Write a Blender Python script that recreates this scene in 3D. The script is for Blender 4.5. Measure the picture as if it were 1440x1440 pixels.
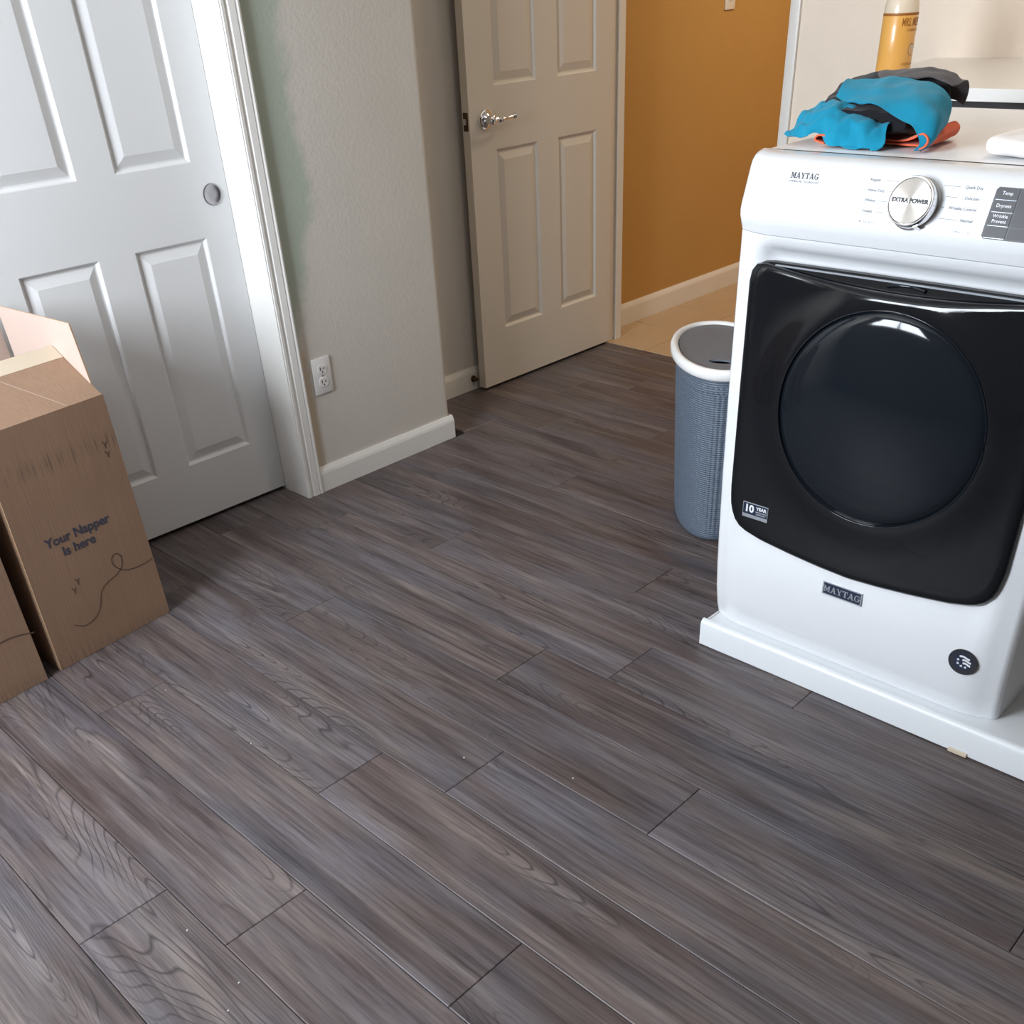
import bpy, bmesh, math, random
from mathutils import Vector, Matrix, noise as mnoise

# ---------------------------------------------------------------- scene, camera, light
for o in list(bpy.data.objects):
    bpy.data.objects.remove(o)
scene = bpy.context.scene
C = scene.collection
random.seed(7)

H = 1.37                                            # lens height above the floor
YAW, PITCH, ROLL = math.radians(45.87), math.radians(-35.61), math.radians(-3.342)
fw = Vector((math.cos(PITCH)*math.cos(YAW), math.cos(PITCH)*math.sin(YAW), math.sin(PITCH)))
r0 = Vector((math.sin(YAW), -math.cos(YAW), 0)); u0 = r0.cross(fw)
rt = math.cos(ROLL)*r0 + math.sin(ROLL)*u0
up = -math.sin(ROLL)*r0 + math.cos(ROLL)*u0
cam_data = bpy.data.cameras.new('camera')
cam = bpy.data.objects.new('camera', cam_data); C.objects.link(cam)
m = Matrix((rt, up, -fw)).transposed().to_4x4(); m.translation = (0, 0, H)
cam.matrix_world = m
cam_data.sensor_width = 36.0
cam_data.lens = 1378.8/1440*36.0
cam_data.shift_y = 240/1440                         # the frame is the upper part of a taller photograph
cam_data.clip_start = 0.02
scene.camera = cam

world = bpy.data.worlds.new('world'); scene.world = world; world.use_nodes = True
wb = world.node_tree.nodes['Background']
wb.inputs[0].default_value = (0.72, 0.84, 1.0, 1); wb.inputs[1].default_value = 1.0

def area_light(name, loc, rot, sx, sy, power, col):
    l = bpy.data.lights.new(name, 'AREA'); l.shape = 'RECTANGLE'; l.size = sx; l.size_y = sy
    l.energy = power; l.color = col
    o = bpy.data.objects.new(name, l); C.objects.link(o); o.location = loc; o.rotation_euler = rot
    return o
WX = -0.95                                          # inner face of the window wall
# sky light entering the window of the left wall
area_light('window_daylight', (WX-0.13, 1.80, 1.62), (0, math.radians(-90), 0), 1.1, 1.1, 100, (0.85, 0.92, 1.0))
# warm lamp of the hall beyond the doorway
area_light('hall_lamp_light', (4.7, 1.9, 2.36), (0, 0, 0), 0.35, 0.35, 15, (1.0, 0.84, 0.60))
# unseen warm fill, added overhead to brighten the wall behind the dryer
area_light('overhead_fill_light', (2.55, 0.75, 2.36), (0, 0, 0), 0.4, 0.4, 5, (1.0, 0.82, 0.64))

vs = scene.view_settings
vs.view_transform = 'Standard'; vs.look = 'None'; vs.gamma = 1; vs.use_curve_mapping = False
vs.exposure = 0.57

# ---------------------------------------------------------------- helpers
FR = {}                                             # object -> frame (world matrix of its thing)

def tag(o, label=None, cat=None, group=None, kind=None):
    if label: o['label'] = label
    if cat: o['category'] = cat
    if group: o['group'] = group
    if kind: o['kind'] = kind
    return o

def thing(name, label, cat, loc=(0, 0, 0), rotz=0.0, group=None):
    o = bpy.data.objects.new(name, None); C.objects.link(o)
    o.location = loc; o.rotation_euler = (0, 0, rotz); o.empty_display_size = 0.05
    FR[o.name] = Matrix.Translation(loc) @ Matrix.Rotation(rotz, 4, 'Z')
    return tag(o, label, cat, group)

def finish(me, smooth):
    if smooth:
        me.polygons.foreach_set('use_smooth', [True]*len(me.polygons))
        me.set_sharp_from_angle(angle=math.radians(smooth))

def obj(name, bm, mats, parent=None, smooth=35, origin=None, normals=True):
    """one mesh object from a bmesh in world coordinates"""
    if normals:
        bmesh.ops.recalc_face_normals(bm, faces=bm.faces)
    me = bpy.data.meshes.new(name)
    if parent is not None:
        fr = FR[parent.name]
    else:
        fr = Matrix.Translation(origin) if origin else Matrix.Identity(4)
    bm.transform(fr.inverted())
    bm.to_mesh(me); bm.free()
    for mt in (mats if isinstance(mats, (list, tuple)) else [mats]):
        me.materials.append(mt)
    finish(me, smooth)
    o = bpy.data.objects.new(name, me); C.objects.link(o)
    if parent is not None:
        o.parent = parent
    else:
        o.matrix_world = fr
    FR[o.name] = fr
    return o

def struct(name, bm, mats, smooth=0, **k):
    o = obj(name, bm, mats, None, smooth, **k); o['kind'] = 'structure'; return o

def nb(): return bmesh.new()

def box(bm, lo, hi, bev=0.0, seg=1):
    t = bmesh.new()
    bmesh.ops.create_cube(t, size=1)
    s = [hi[i]-lo[i] for i in range(3)]; c = [(hi[i]+lo[i])/2 for i in range(3)]
    for v in t.verts:
        v.co = Vector([v.co[i]*s[i]+c[i] for i in range(3)])
    if bev:
        bmesh.ops.bevel(t, geom=t.edges, offset=bev, segments=seg, affect='EDGES', profile=0.5)
    merge(bm, t); return bm

def merge(bm, t, mat=None):
    if mat is not None: t.transform(mat)
    me = bpy.data.meshes.new('tmp'); t.to_mesh(me); t.free()
    bm.from_mesh(me); bpy.data.meshes.remove(me)

def extrude_poly(bm, pts, fn0, fn1, mi=0):
    """closed polygon pts -> prism between fn0(p) and fn1(p)"""
    a = [bm.verts.new(fn0(p)) for p in pts]; b = [bm.verts.new(fn1(p)) for p in pts]
    n = len(pts)
    fs = [bm.faces.new(a), bm.faces.new(list(reversed(b)))]
    for i in range(n):
        fs.append(bm.faces.new((a[i], b[i], b[(i+1) % n], a[(i+1) % n])))
    for f in fs: f.material_index = mi
    return fs

def grid(bm, rows, closed=False, mi=0):
    """rows: list of lists of points -> quads"""
    V = [[bm.verts.new(p) for p in r] for r in rows]
    n = len(rows[0])
    for i in range(len(V)-1):
        for j in range(n if closed else n-1):
            k = (j+1) % n
            f = bm.faces.new((V[i][j], V[i][k], V[i+1][k], V[i+1][j])); f.material_index = mi
    return V

def lathe(bm, prof, center, axis='Z', n=32, cap=True, mat=None):
    t = bmesh.new()
    rows = [[(r*math.cos(2*math.pi*j/n), r*math.sin(2*math.pi*j/n), z) for j in range(n)] for r, z in prof]
    V = grid(t, rows, closed=True)
    if cap:
        t.faces.new(list(reversed(V[0]))); t.faces.new(V[-1])
    if mat is None:
        mat = Matrix.Translation(center)
        if axis == 'X': mat = mat @ Matrix.Rotation(math.radians(90), 4, 'Y')
        if axis == 'Y': mat = mat @ Matrix.Rotation(math.radians(-90), 4, 'X')
    merge(bm, t, mat)

def tube(bm, pts, r, n=8):
    rows = []
    pts = [Vector(p) for p in pts]
    for i, p in enumerate(pts):
        d = (pts[min(i+1, len(pts)-1)]-pts[max(i-1, 0)]).normalized()
        a = d.cross(Vector((0, 0, 1)))
        if a.length < 1e-3: a = d.cross(Vector((0, 1, 0)))
        a.normalize(); b = d.cross(a)
        rr = r[i] if isinstance(r, (list, tuple)) else r
        rows.append([p+a*rr*math.cos(2*math.pi*j/n)+b*rr*math.sin(2*math.pi*j/n) for j in range(n)])
    V = grid(bm, rows, closed=True)
    bm.faces.new(list(reversed(V[0]))); bm.faces.new(V[-1])

def ribbon2d(bm, pts, w, fn):
    """flat line of width w along 2D pts, mapped to space by fn(x, y)"""
    L = []; R = []
    for i, p in enumerate(pts):
        a = pts[max(i-1, 0)]; b = pts[min(i+1, len(pts)-1)]
        dx, dy = b[0]-a[0], b[1]-a[1]; l = math.hypot(dx, dy) or 1
        nx, ny = -dy/l*w/2, dx/l*w/2
        L.append(fn(p[0]+nx, p[1]+ny)); R.append(fn(p[0]-nx, p[1]-ny))
    grid(bm, [L, R])

def smoothstep(a, b, x):
    t = max(0, min(1, (x-a)/(b-a))); return t*t*(3-2*t)

def catmull(pts, n=8):
    P = [Vector(p) for p in pts]; out = []
    for i in range(len(P)-1):
        p0 = P[max(i-1, 0)]; p1 = P[i]; p2 = P[i+1]; p3 = P[min(i+2, len(P)-1)]
        for k in range(n):
            t = k/n
            out.append(0.5*((2*p1)+(-p0+p2)*t+(2*p0-5*p1+4*p2-p3)*t*t+(-p0+3*p1-3*p2+p3)*t**3))
    out.append(P[-1]); return out

def text_into(bm, s, size, fn, align='CENTER', bold=0.0, mi=0, xscale=1.0):
    cu = bpy.data.curves.new('txt', 'FONT'); cu.body = s; cu.size = size
    cu.align_x = align; cu.align_y = 'CENTER'; cu.offset = bold; cu.resolution_u = 3
    to = bpy.data.objects.new('txt', cu)
    me = bpy.data.meshes.new_from_object(to)
    vv = [bm.verts.new(fn(v.co.x*xscale, v.co.y)) for v in me.vertices]
    for p in me.polygons:
        try:
            f = bm.faces.new([vv[i] for i in p.vertices]); f.material_index = mi
        except ValueError:
            pass
    bpy.data.objects.remove(to); bpy.data.curves.remove(cu); bpy.data.meshes.remove(me)

def slab_text(bm, s, h, fn, mi=0):
    """slab-serif capitals built from bars; centred on the origin"""
    st, th = 0.21, 0.10                             # stem and hair widths (cap height 1)
    def bar(x0, y0, x1, y1, w):                     # slanted bar, horizontal width w
        return [(x0-w/2, y0), (x0+w/2, y0), (x1+w/2, y1), (x1-w/2, y1)]
    def ser(x, y, w=0.40): return [(x-w/2, y), (x+w/2, y), (x+w/2, y+0.12), (x-w/2, y+0.12)]
    G = {
        'M': (1.10, [bar(.20, 0, .20, 1, th), bar(.88, 0, .88, 1, st), bar(.26, 1, .54, .15, st), bar(.54, .15, .84, 1, th), ser(.20, 0), ser(.88, 0), ser(.14, .88, .3), ser(.92, .88, .3)]),
        'A': (.95, [bar(.16, 0, .46, 1, th), bar(.74, 0, .46, 1, st), bar(.28, .30, .66, .30, .0), [(.27, .25), (.66, .25), (.63, .36), (.31, .36)], ser(.16, 0, .34), ser(.76, 0, .4)]),
        'Y': (.92, [bar(.16, 1, .46, .42, st), bar(.78, 1, .48, .42, th), bar(.47, 0, .47, .48, st), ser(.47, 0), ser(.16, .88, .36), ser(.78, .88, .32)]),
        'T': (.86, [bar(.43, 0, .43, 1, st), [(.05, .86), (.81, .86), (.81, 1), (.05, 1)], [(.05, .66), (.13, .66), (.13, .9), (.05, .9)], [(.73, .66), (.81, .66), (.81, .9), (.73, .9)], ser(.43, 0)]),
    }
    g = []
    for k in range(14):                             # the round of the G
        a0 = math.radians(45+k*270/14); a1 = math.radians(45+(k+1)*270/14)
        def pt(a, r): return (.44+.40*r*math.cos(a), .5+.5*r*math.sin(a))
        w0 = 0.5+0.28*abs(math.sin(a0)); w1 = 0.5+0.28*abs(math.sin(a1))
        g.append([pt(a0, 1), pt(a1, 1), pt(a1, w1), pt(a0, w0)])
    g += [[(.62, .05), (.82, .05), (.82, .46), (.62, .46)], [(.5, .38), (.92, .38), (.92, .5), (.5, .5)], [(.72, .68), (.80, .68), (.80, .98), (.72, .98)]]
    G['G'] = (.98, g)
    W = sum(G[c][0] for c in s); x = -W/2
    for c in s:
        for q in G[c][1]:
            try:
                f = bm.faces.new([bm.verts.new(fn((x+a)*h, (b-.5)*h)) for a, b in q]); f.material_index = mi
            except ValueError:
                pass
        x += G[c][0]

# ---------------------------------------------------------------- materials
class N:
    def __init__(s, name):
        s.m = bpy.data.materials.new(name); s.m.use_nodes = True
        s.t = s.m.node_tree; s.p = s.t.nodes['Principled BSDF']
    def node(s, typ, **k):
        n = s.t.nodes.new(typ)
        for a, b in k.items(): setattr(n, a, b)
        return n
    def link(s, a, b): s.t.links.new(a, b)
    def val(s, sock, v):
        if hasattr(v, 'links') or isinstance(v, bpy.types.NodeSocket): s.link(v, sock)
        else: sock.default_value = v
    def math(s, op, a, b=0.0, c=None):
        n = s.node('ShaderNodeMath', operation=op); s.val(n.inputs[0], a); s.val(n.inputs[1], b)
        if c is not None: s.val(n.inputs[2], c)
        return n.outputs[0]
    def coord(s, kind='Object', scale=(1, 1, 1)):
        tc = s.node('ShaderNodeTexCoord'); mp = s.node('ShaderNodeMapping')
        s.link(tc.outputs[kind], mp.inputs[0]); mp.inputs['Scale'].default_value = scale
        return mp.outputs[0]
    def noise(s, vec, scale=5, detail=3, rough=.5, w=None, dist=0.0):
        n = s.node('ShaderNodeTexNoise')
        if w is not None:
            n.noise_dimensions = '4D'; s.val(n.inputs['W'], w)
        if vec is not None: s.link(vec, n.inputs['Vector'])
        n.inputs['Scale'].default_value = scale; n.inputs['Detail'].default_value = detail
        n.inputs['Roughness'].default_value = rough; n.inputs['Distortion'].default_value = dist
        return n.outputs[0]
    def ramp(s, fac, stops):
        n = s.node('ShaderNodeValToRGB'); e = n.color_ramp.elements
        while len(e) > 1: e.remove(e[-1])
        e[0].position = stops[0][0]; e[0].color = col4(stops[0][1])
        for p, c in stops[1:]:
            x = e.new(p); x.color = col4(c)
        s.link(fac, n.inputs[0]); return n.outputs[0]
    def mix(s, fac, a, b, mode='MIX'):
        n = s.node('ShaderNodeMix', data_type='RGBA', blend_type=mode)
        s.val(n.inputs[0], fac)
        s.val(n.inputs[6], a if isinstance(a, bpy.types.NodeSocket) else col4(a))
        s.val(n.inputs[7], b if isinstance(b, bpy.types.NodeSocket) else col4(b))
        return n.outputs[2]
    def bump(s, h, strength=.2, dist=.002):
        n = s.node('ShaderNodeBump'); n.inputs['Strength'].default_value = strength
        n.inputs['Distance'].default_value = dist; s.link(h, n.inputs['Height'])
        s.link(n.outputs[0], s.p.inputs['Normal']); return n
    def set(s, **k):
        for a, b in k.items():
            i = s.p.inputs[a.replace('_', ' ')]
            if isinstance(b, bpy.types.NodeSocket): s.link(b, i)
            else: i.default_value = col4(b) if isinstance(b, tuple) else b
        return s
def lin(c): return c/12.92 if c <= .04045 else ((c+.055)/1.055)**2.4
def col4(c): return (c[0], c[1], c[2], 1.0)
def rgb(r, g, b): return (lin(r/255), lin(g/255), lin(b/255))

def simple(name, c, rough=.5, metal=0, coat=0, bump=None, vary=0.0, spec=.5):
    n = N(name); n.set(Base_Color=c, Roughness=rough, Metallic=metal)
    n.p.inputs['Coat Weight'].default_value = coat
    n.p.inputs['Specular IOR Level'].default_value = spec
    if vary:
        f = n.noise(n.coord('Object'), 6, 4)
        n.set(Base_Color=n.mix(f, tuple(x*(1-vary) for x in c), tuple(min(1, x*(1+vary)) for x in c)))
    if bump:
        n.bump(n.noise(n.coord('Object'), bump[0], 3), bump[1], bump[2])
    return n.m

def mat_plank():
    n = N('grey_brown_wood_plank')
    oi = n.node('ShaderNodeObjectInfo'); w = n.math('MULTIPLY', oi.outputs['Random'], 83.0)
    w2 = n.math('ADD', w, 31.7); w3 = n.math('ADD', w, 57.1)
    # growth rings: contour lines of a stretched field
    fld = n.noise(n.coord('Object', (6.0, .62, 1)), 1.5, 1.2, .4, w, 0.18)
    t = n.math('MULTIPLY', fld, 42.0)
    pp = n.math('PINGPONG', t, 0.5)
    ln = n.math('SUBTRACT', 1.0, n.math('SMOOTH_MIN', n.math('MULTIPLY', pp, 7.5), 1.0, .2))
    msk = n.noise(n.coord('Object', (6, 1.5, 1)), 1.0, 2, .5, w2)
    msk = n.node('ShaderNodeMapRange', clamp=True).outputs[0] if False else n.math('SMOOTH_MIN', n.math('SMOOTH_MAX', n.math('MULTIPLY', n.math('SUBTRACT', msk, .50), 8.0), 0.0, .1), 1.0, .1)
    ring = n.math('MULTIPLY', ln, msk)
    # fine streaks along the plank
    st = n.noise(n.coord('Object', (150, 5, 1)), 1.0, 4, .65, w)
    st2 = n.noise(n.coord('Object', (34, 1.5, 1)), 1.0, 4, .6, w3)
    # broad tint bands
    tint = n.noise(n.coord('Object', (15, 1.4, 1)), 1.0, 5, .62, w2, .7)
    blue = n.noise(n.coord('Object', (8, 2.0, 1)), 1.0, 3, .6, w3, .4)
    base = n.ramp(tint, [(.28, rgb(90, 76, 75)), (.42, rgb(118, 105, 104)), (.55, rgb(136, 124, 122)), (.70, rgb(160, 148, 142))])
    base = n.mix(n.math('MULTIPLY', n.math('SMOOTH_MIN', n.math('SMOOTH_MAX', n.math('MULTIPLY', n.math('SUBTRACT', blue, .45), 4.5), 0, .1), 1, .1), .50), base, rgb(126, 130, 143))
    base = n.mix(n.math('MULTIPLY', n.math('SMOOTH_MAX', n.math('MULTIPLY', n.math('SUBTRACT', .46, blue), 3.0), 0, .05), .5), base, rgb(116, 92, 86))
    base = n.mix(.75, base, n.ramp(st2, [(.30, rgb(160, 154, 154)), (.5, rgb(215, 213, 213)), (.68, rgb(255, 255, 255))]), 'MULTIPLY')
    base = n.mix(.70, base, n.ramp(st, [(.34, rgb(128, 124, 126)), (.5, rgb(220, 218, 218)), (.66, rgb(255, 255, 255))]), 'MULTIPLY')
    base = n.mix(n.math('MULTIPLY', ring, .85), base, rgb(52, 46, 48))
    # knots
    vo = n.node('ShaderNodeTexVoronoi', voronoi_dimensions='4D'); n.link(n.coord('Object', (5.0, 2.2, 1)), vo.inputs['Vector'])
    n.link(w, vo.inputs['W']); vo.inputs['Scale'].default_value = 1.0
    kn = n.math('MULTIPLY', n.math('SMOOTH_MAX', n.math('SUBTRACT', .16, vo.outputs['Distance']), 0, .02), 7.0)
    base = n.mix(n.math('SMOOTH_MIN', kn, .7, .1), base, rgb(66, 64, 70))
    per = n.node('ShaderNodeHueSaturation'); n.link(base, per.inputs['Color'])
    n.link(n.math('ADD', n.math('MULTIPLY', oi.outputs['Random'], .12), .78), per.inputs['Value'])
    n.set(Base_Color=per.outputs[0], Roughness=n.math('ADD', n.math('MULTIPLY', st2, .25), .34))
    n.p.inputs['Specular IOR Level'].default_value = .45
    n.bump(n.math('SUBTRACT', st, n.math('MULTIPLY', ring, .6)), .25, .0012)
    return n.m

def mat_wall(name, base, patch=None):
    n = N(name)
    v = n.coord('Object')
    c = n.mix(n.noise(v, 3.5, 3), tuple(x*.95 for x in base), tuple(min(1, x*1.04) for x in base))
    if patch:
        # strip of older green paint beside the casing, and a bare buff patch under it
        sp = n.node('ShaderNodeSeparateXYZ'); n.link(v, sp.inputs[0])
        wob = n.math('MULTIPLY', n.math('SUBTRACT', n.noise(v, 5.0, 4, .6), .5), .16)
        wob2 = n.math('MULTIPLY', n.math('SUBTRACT', n.noise(v, 40.0, 3, .6), .5), .03)
        x = n.math('ADD', n.math('ADD', sp.outputs[0], wob), wob2)
        lim = n.math('SUBTRACT', 1.865, n.math('MULTIPLY', n.math('SMOOTH_MAX', n.math('SUBTRACT', .86, sp.outputs[2]), 0, .05), .33))
        f = n.math('MULTIPLY', n.math('SUBTRACT', lim, x), 22.0)
        f = n.math('SMOOTH_MIN', n.math('SMOOTH_MAX', f, 0, .3), 1, .3)
        c = n.mix(n.math('MULTIPLY', f, .75), c, patch[0])
        g = n.math('MULTIPLY', n.math('SUBTRACT', 1.752, n.math('ADD', sp.outputs[0], wob2)), 80.0)
        g2 = n.math('MULTIPLY', n.math('SUBTRACT', .47, sp.outputs[2]), 40.0)
        g = n.math('SMOOTH_MAX', n.math('SMOOTH_MIN', n.math('SMOOTH_MIN', g, g2, .2), 1, .2), 0, .2)
        c = n.mix(n.math('MULTIPLY', g, .8), c, patch[1])
    n.set(Base_Color=c, Roughness=.75)
    n.p.inputs['Specular IOR Level'].default_value = .3
    n.bump(n.noise(v, 95, 3, .55), .25, .004)
    return n.m

def mat_cardboard():
    n = N('brown_cardboard')
    v = n.coord('Object'); sp = n.node('ShaderNodeSeparateXYZ'); n.link(v, sp.inputs[0])
    base = n.mix(n.noise(v, 4, 4, .6), rgb(142, 114, 94), rgb(164, 134, 111))
    fl = n.noise(n.coord('Object', (230, 60, 5)), 1, 2, .5)
    base = n.mix(.18, base, n.ramp(fl, [(.35, rgb(190, 180, 172)), (.6, rgb(255, 255, 255))]), 'MULTIPLY')
    # rubbed ink rows near the top and scuffs at the foot
    st = n.noise(n.coord('Object', (260, 10, 9)), 1, 3, .6)
    zz = sp.outputs[2]
    band = n.math('SUBTRACT', 1.0, n.math('SMOOTH_MIN', n.math('MULTIPLY', n.math('ABSOLUTE', n.math('SUBTRACT', zz, .505)), 32.0), 1, .2))
    low = n.math('SUBTRACT', 1.0, n.math('SMOOTH_MIN', n.math('MULTIPLY', zz, 28.0), 1, .3))
    sc = n.math('MULTIPLY', n.math('SMOOTH_MAX', n.math('MULTIPLY', n.math('SUBTRACT', st, .50), 8.0), 0, .1), n.math('ADD', n.math('MULTIPLY', band, .8), low))
    base = n.mix(n.math('SMOOTH_MIN', sc, .62, .1), base, rgb(96, 80, 72))
    n.set(Base_Color=base, Roughness=.8)
    n.p.inputs['Specular IOR Level'].default_value = .25
    n.bump(fl, .25, .001)
    return n.m

def mat_fabric(name, c, c2=None, scale=900):
    n = N(name); v = n.coord('Object')
    n.set(Base_Color=n.mix(n.noise(v, 14, 4), tuple(x*.86 for x in c), c2 or tuple(min(1, x*1.1) for x in c)), Roughness=.9)
    n.p.inputs['Specular IOR Level'].default_value = .2
    n.p.inputs['Sheen Weight'].default_value = .12
    n.bump(n.noise(v, scale*.25, 2), .3, .001)
    return n.m

M = {}
M['plank'] = mat_plank()
M['subfloor'] = simple('dark_subfloor', rgb(40, 36, 35), .9)
M['wall'] = mat_wall('off_white_wall_paint', rgb(205, 200, 192), (rgb(160, 176, 162), rgb(196, 180, 156)))
M['wall_plain'] = mat_wall('off_white_plain_paint', rgb(205, 199, 190))
M['wall_cream'] = mat_wall('cream_wall_paint', rgb(238, 224, 208))
M['ochre'] = mat_wall('ochre_hall_paint', rgb(188, 148, 88))
M['ceiling'] = simple('white_ceiling_paint', rgb(205, 202, 196), .9)
M['door'] = simple('white_door_paint', rgb(222, 222, 222), .38, bump=(160, .04, .001), spec=.45)
M['door_b'] = simple('warm_white_door_paint', rgb(214, 206, 194), .38, bump=(160, .04, .001), spec=.45)
M['trim'] = simple('white_trim_paint', rgb(228, 226, 222), .35, vary=.02)
M['trim_cool'] = simple('cool_white_trim_paint', rgb(222, 225, 228), .35, vary=.02)
M['trim_worn'] = simple('worn_white_trim_paint', rgb(222, 218, 210), .42, vary=.06)
M['tile'] = simple('beige_floor_tile', rgb(186, 160, 128), .4, vary=.10)
M['grout'] = simple('tan_grout', rgb(150, 128, 102), .9)
M['chrome'] = simple('polished_chrome', (.82, .82, .83), .10, 1)
M['pull'] = simple('grey_nickel', (.36, .35, .37), .30, 1)
M['nickel'] = simple('satin_nickel', (.62, .60, .58), .32, 1)
M['enamel'] = simple('white_enamel', rgb(230, 232, 235), .16, coat=.6)
M['enamel_top'] = simple('white_top_enamel', rgb(236, 237, 239), .24)
M['enamel_flat'] = simple('white_plastic_enamel', rgb(228, 230, 233), .22, coat=.3)
M['black_gloss'] = simple('black_gloss_door', (.007, .008, .010), .08, spec=.35)
M['smoked'] = simple('smoked_window', (.008, .011, .015), .06, spec=.35)
M['black'] = simple('black_plastic', (.005, .005, .006), .3, spec=.3)
M['pad'] = simple('charcoal_key_pad', rgb(52, 52, 58), .35)
M['key'] = simple('dark_key_face', rgb(44, 44, 49), .4)
M['print_grey'] = simple('grey_print', rgb(92, 96, 104), .5)
M['print_dark'] = simple('dark_print', rgb(52, 54, 60), .5)
M['print_white'] = simple('white_print', rgb(226, 228, 232), .5)
M['navy'] = simple('navy_badge', rgb(28, 40, 62), .3)
M['silver'] = simple('silver_print', rgb(178, 184, 192), .3, .6)
M['hamper'] = simple('blue_grey_woven_plastic', rgb(98, 112, 128), .55, vary=.05)
M['hamper_lid'] = simple('grey_lid_plastic', rgb(104, 110, 118), .45)
M['hamper_rim'] = simple('white_rim_plastic', rgb(236, 236, 234), .3)
M['dark'] = simple('opening_shade', (.01, .01, .01), .8)
M['card'] = mat_cardboard()
M['card_in'] = simple('pale_cardboard_inside', rgb(190, 168, 156), .85, vary=.04)
M['card_edge'] = simple('cardboard_edge', rgb(196, 164, 132), .9, vary=.1)
M['tape'] = simple('pale_paper_tape', rgb(206, 190, 168), .5, vary=.05)
M['ink'] = simple('faded_blue_ink', rgb(66, 68, 84), .7)
M['ink_line'] = simple('brown_ink_line', rgb(92, 72, 62), .7)
M['plate'] = simple('white_outlet_plastic', rgb(226, 224, 221), .35)
M['slot'] = simple('outlet_slot', rgb(70, 66, 72), .8)
M['counter'] = simple('white_laminate', rgb(232, 230, 226), .25, vary=.02)
M['counter_shade'] = simple('counter_shade_grey', rgb(64, 61, 60), .6)  # shade below the worktop put into the colour
M['taupe'] = mat_wall('taupe_wall_paint', rgb(150, 142, 134))
M['wood_raw'] = simple('raw_plywood', rgb(176, 138, 98), .8, vary=.12)
M['teal'] = mat_fabric('teal_fabric', rgb(20, 134, 166))
M['navy_cloth'] = mat_fabric('navy_lining', rgb(20, 26, 42))
M['black_cloth'] = mat_fabric('black_fabric', rgb(24, 24, 29))
M['grey_cloth'] = mat_fabric('charcoal_fabric', rgb(84, 80, 82))
M['orange'] = mat_fabric('coral_orange_fabric', rgb(226, 104, 70))
M['white_cloth'] = mat_fabric('white_towel', rgb(236, 232, 230))
M['bottle'] = simple('cloudy_plastic', rgb(222, 208, 186), .25, coat=.3)
M['amber'] = simple('amber_label', rgb(222, 166, 84), .30, vary=.06, coat=.3)
M['amber_dark'] = simple('brown_print', rgb(150, 92, 34), .5)
M['fleck'] = simple('white_fleck', rgb(205, 205, 203), .6)
M['spring'] = simple('dark_brass', rgb(92, 74, 52), .4, .8)

# ---------------------------------------------------------------- room shell
# floor: subfloor slab with every plank laid on it
FX0, FX1, FY0, FY1 = WX, 3.54, -3.0, 2.95
bm = nb(); box(bm, (FX0, FY0, -.06), (FX1, FY1, -.0062))
floor = struct('floor', bm, M['subfloor'])
PW, PL, PX0 = .1778, 1.2192, .2475
JOINT = (1.409, 1.208, .817)
plank_mesh = {}
def plank(xc, yc, y0, y1, x0, x1):
    key = (round(x0-xc, 4), round(x1-xc, 4), round(y0-yc, 4), round(y1-yc, 4))
    me = plank_mesh.get(key)
    if me is None:
        b = bmesh.new(); g = .0006; w = .0016; d = .0012
        xs0, xs1, ys0, ys1 = key[0]+g, key[1]-g, key[2]+g, key[3]-g
        rows = [[(xs0, ys0, -.006), (xs1, ys0, -.006), (xs1, ys1, -.006), (xs0, ys1, -.006)],
                [(xs0, ys0, -d), (xs1, ys0, -d), (xs1, ys1, -d), (xs0, ys1, -d)],
                [(xs0+w, ys0+w, 0), (xs1-w, ys0+w, 0), (xs1-w, ys1-w, 0), (xs0+w, ys1-w, 0)]]
        V = grid(b, rows, closed=True); b.faces.new(V[2]); b.faces.new(list(reversed(V[0])))
        bmesh.ops.recalc_face_normals(b, faces=b.faces)
        me = bpy.data.meshes.new('plank'); b.to_mesh(me); b.free(); me.materials.append(M['plank'])
        plank_mesh[key] = me
    o = bpy.data.objects.new('plank', me); C.objects.link(o); o.parent = floor; o.location = (xc, yc, 0)
# the floor runs back to the closet doors and into the recess
def back_limit(xa, xb): return 2.935 if xa > 2.30 else 2.80
k0 = int(math.floor((FX0-PX0)/PW)); k1 = int(math.ceil((FX1-PX0)/PW))
for k in range(k0, k1):
    xa, xb = PX0+k*PW, PX0+(k+1)*PW; xc = (xa+xb)/2
    a, b_ = max(xa, FX0), min(xb, FX1)
    ylim = back_limit(a, b_) if not (a < 2.31 < b_) else 2.62
    j = JOINT[k % 3]; n0 = math.floor((FY0-j)/PL)
    y = j+n0*PL
    while y < ylim:
        ya, yb = max(y, FY0), min(y+PL, ylim)
        if yb-ya > .02: plank(xc, y+PL/2, ya, yb, a, b_)
        y += PL

# hall floor of beige tiles
bm = nb(); box(bm, (3.54, .9, -.06), (5.6, 3.03, -.008)); hall_floor = struct('floor_hall', bm, M['grout'])
TS = .335
for i in range(7):
    for jx in range(7):
        x0 = 3.545+i*TS; y0 = 3.02-(jx+1)*TS
        x1 = min(x0+TS-.005, 5.6); y1 = min(y0+TS-.005, 3.005)
        if x0 > 5.5: continue
        b = nb(); box(b, (x0, y0, -.008), (x1, y1, 0), .002)
        obj('tile', b, M['tile'], hall_floor, 0)

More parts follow.
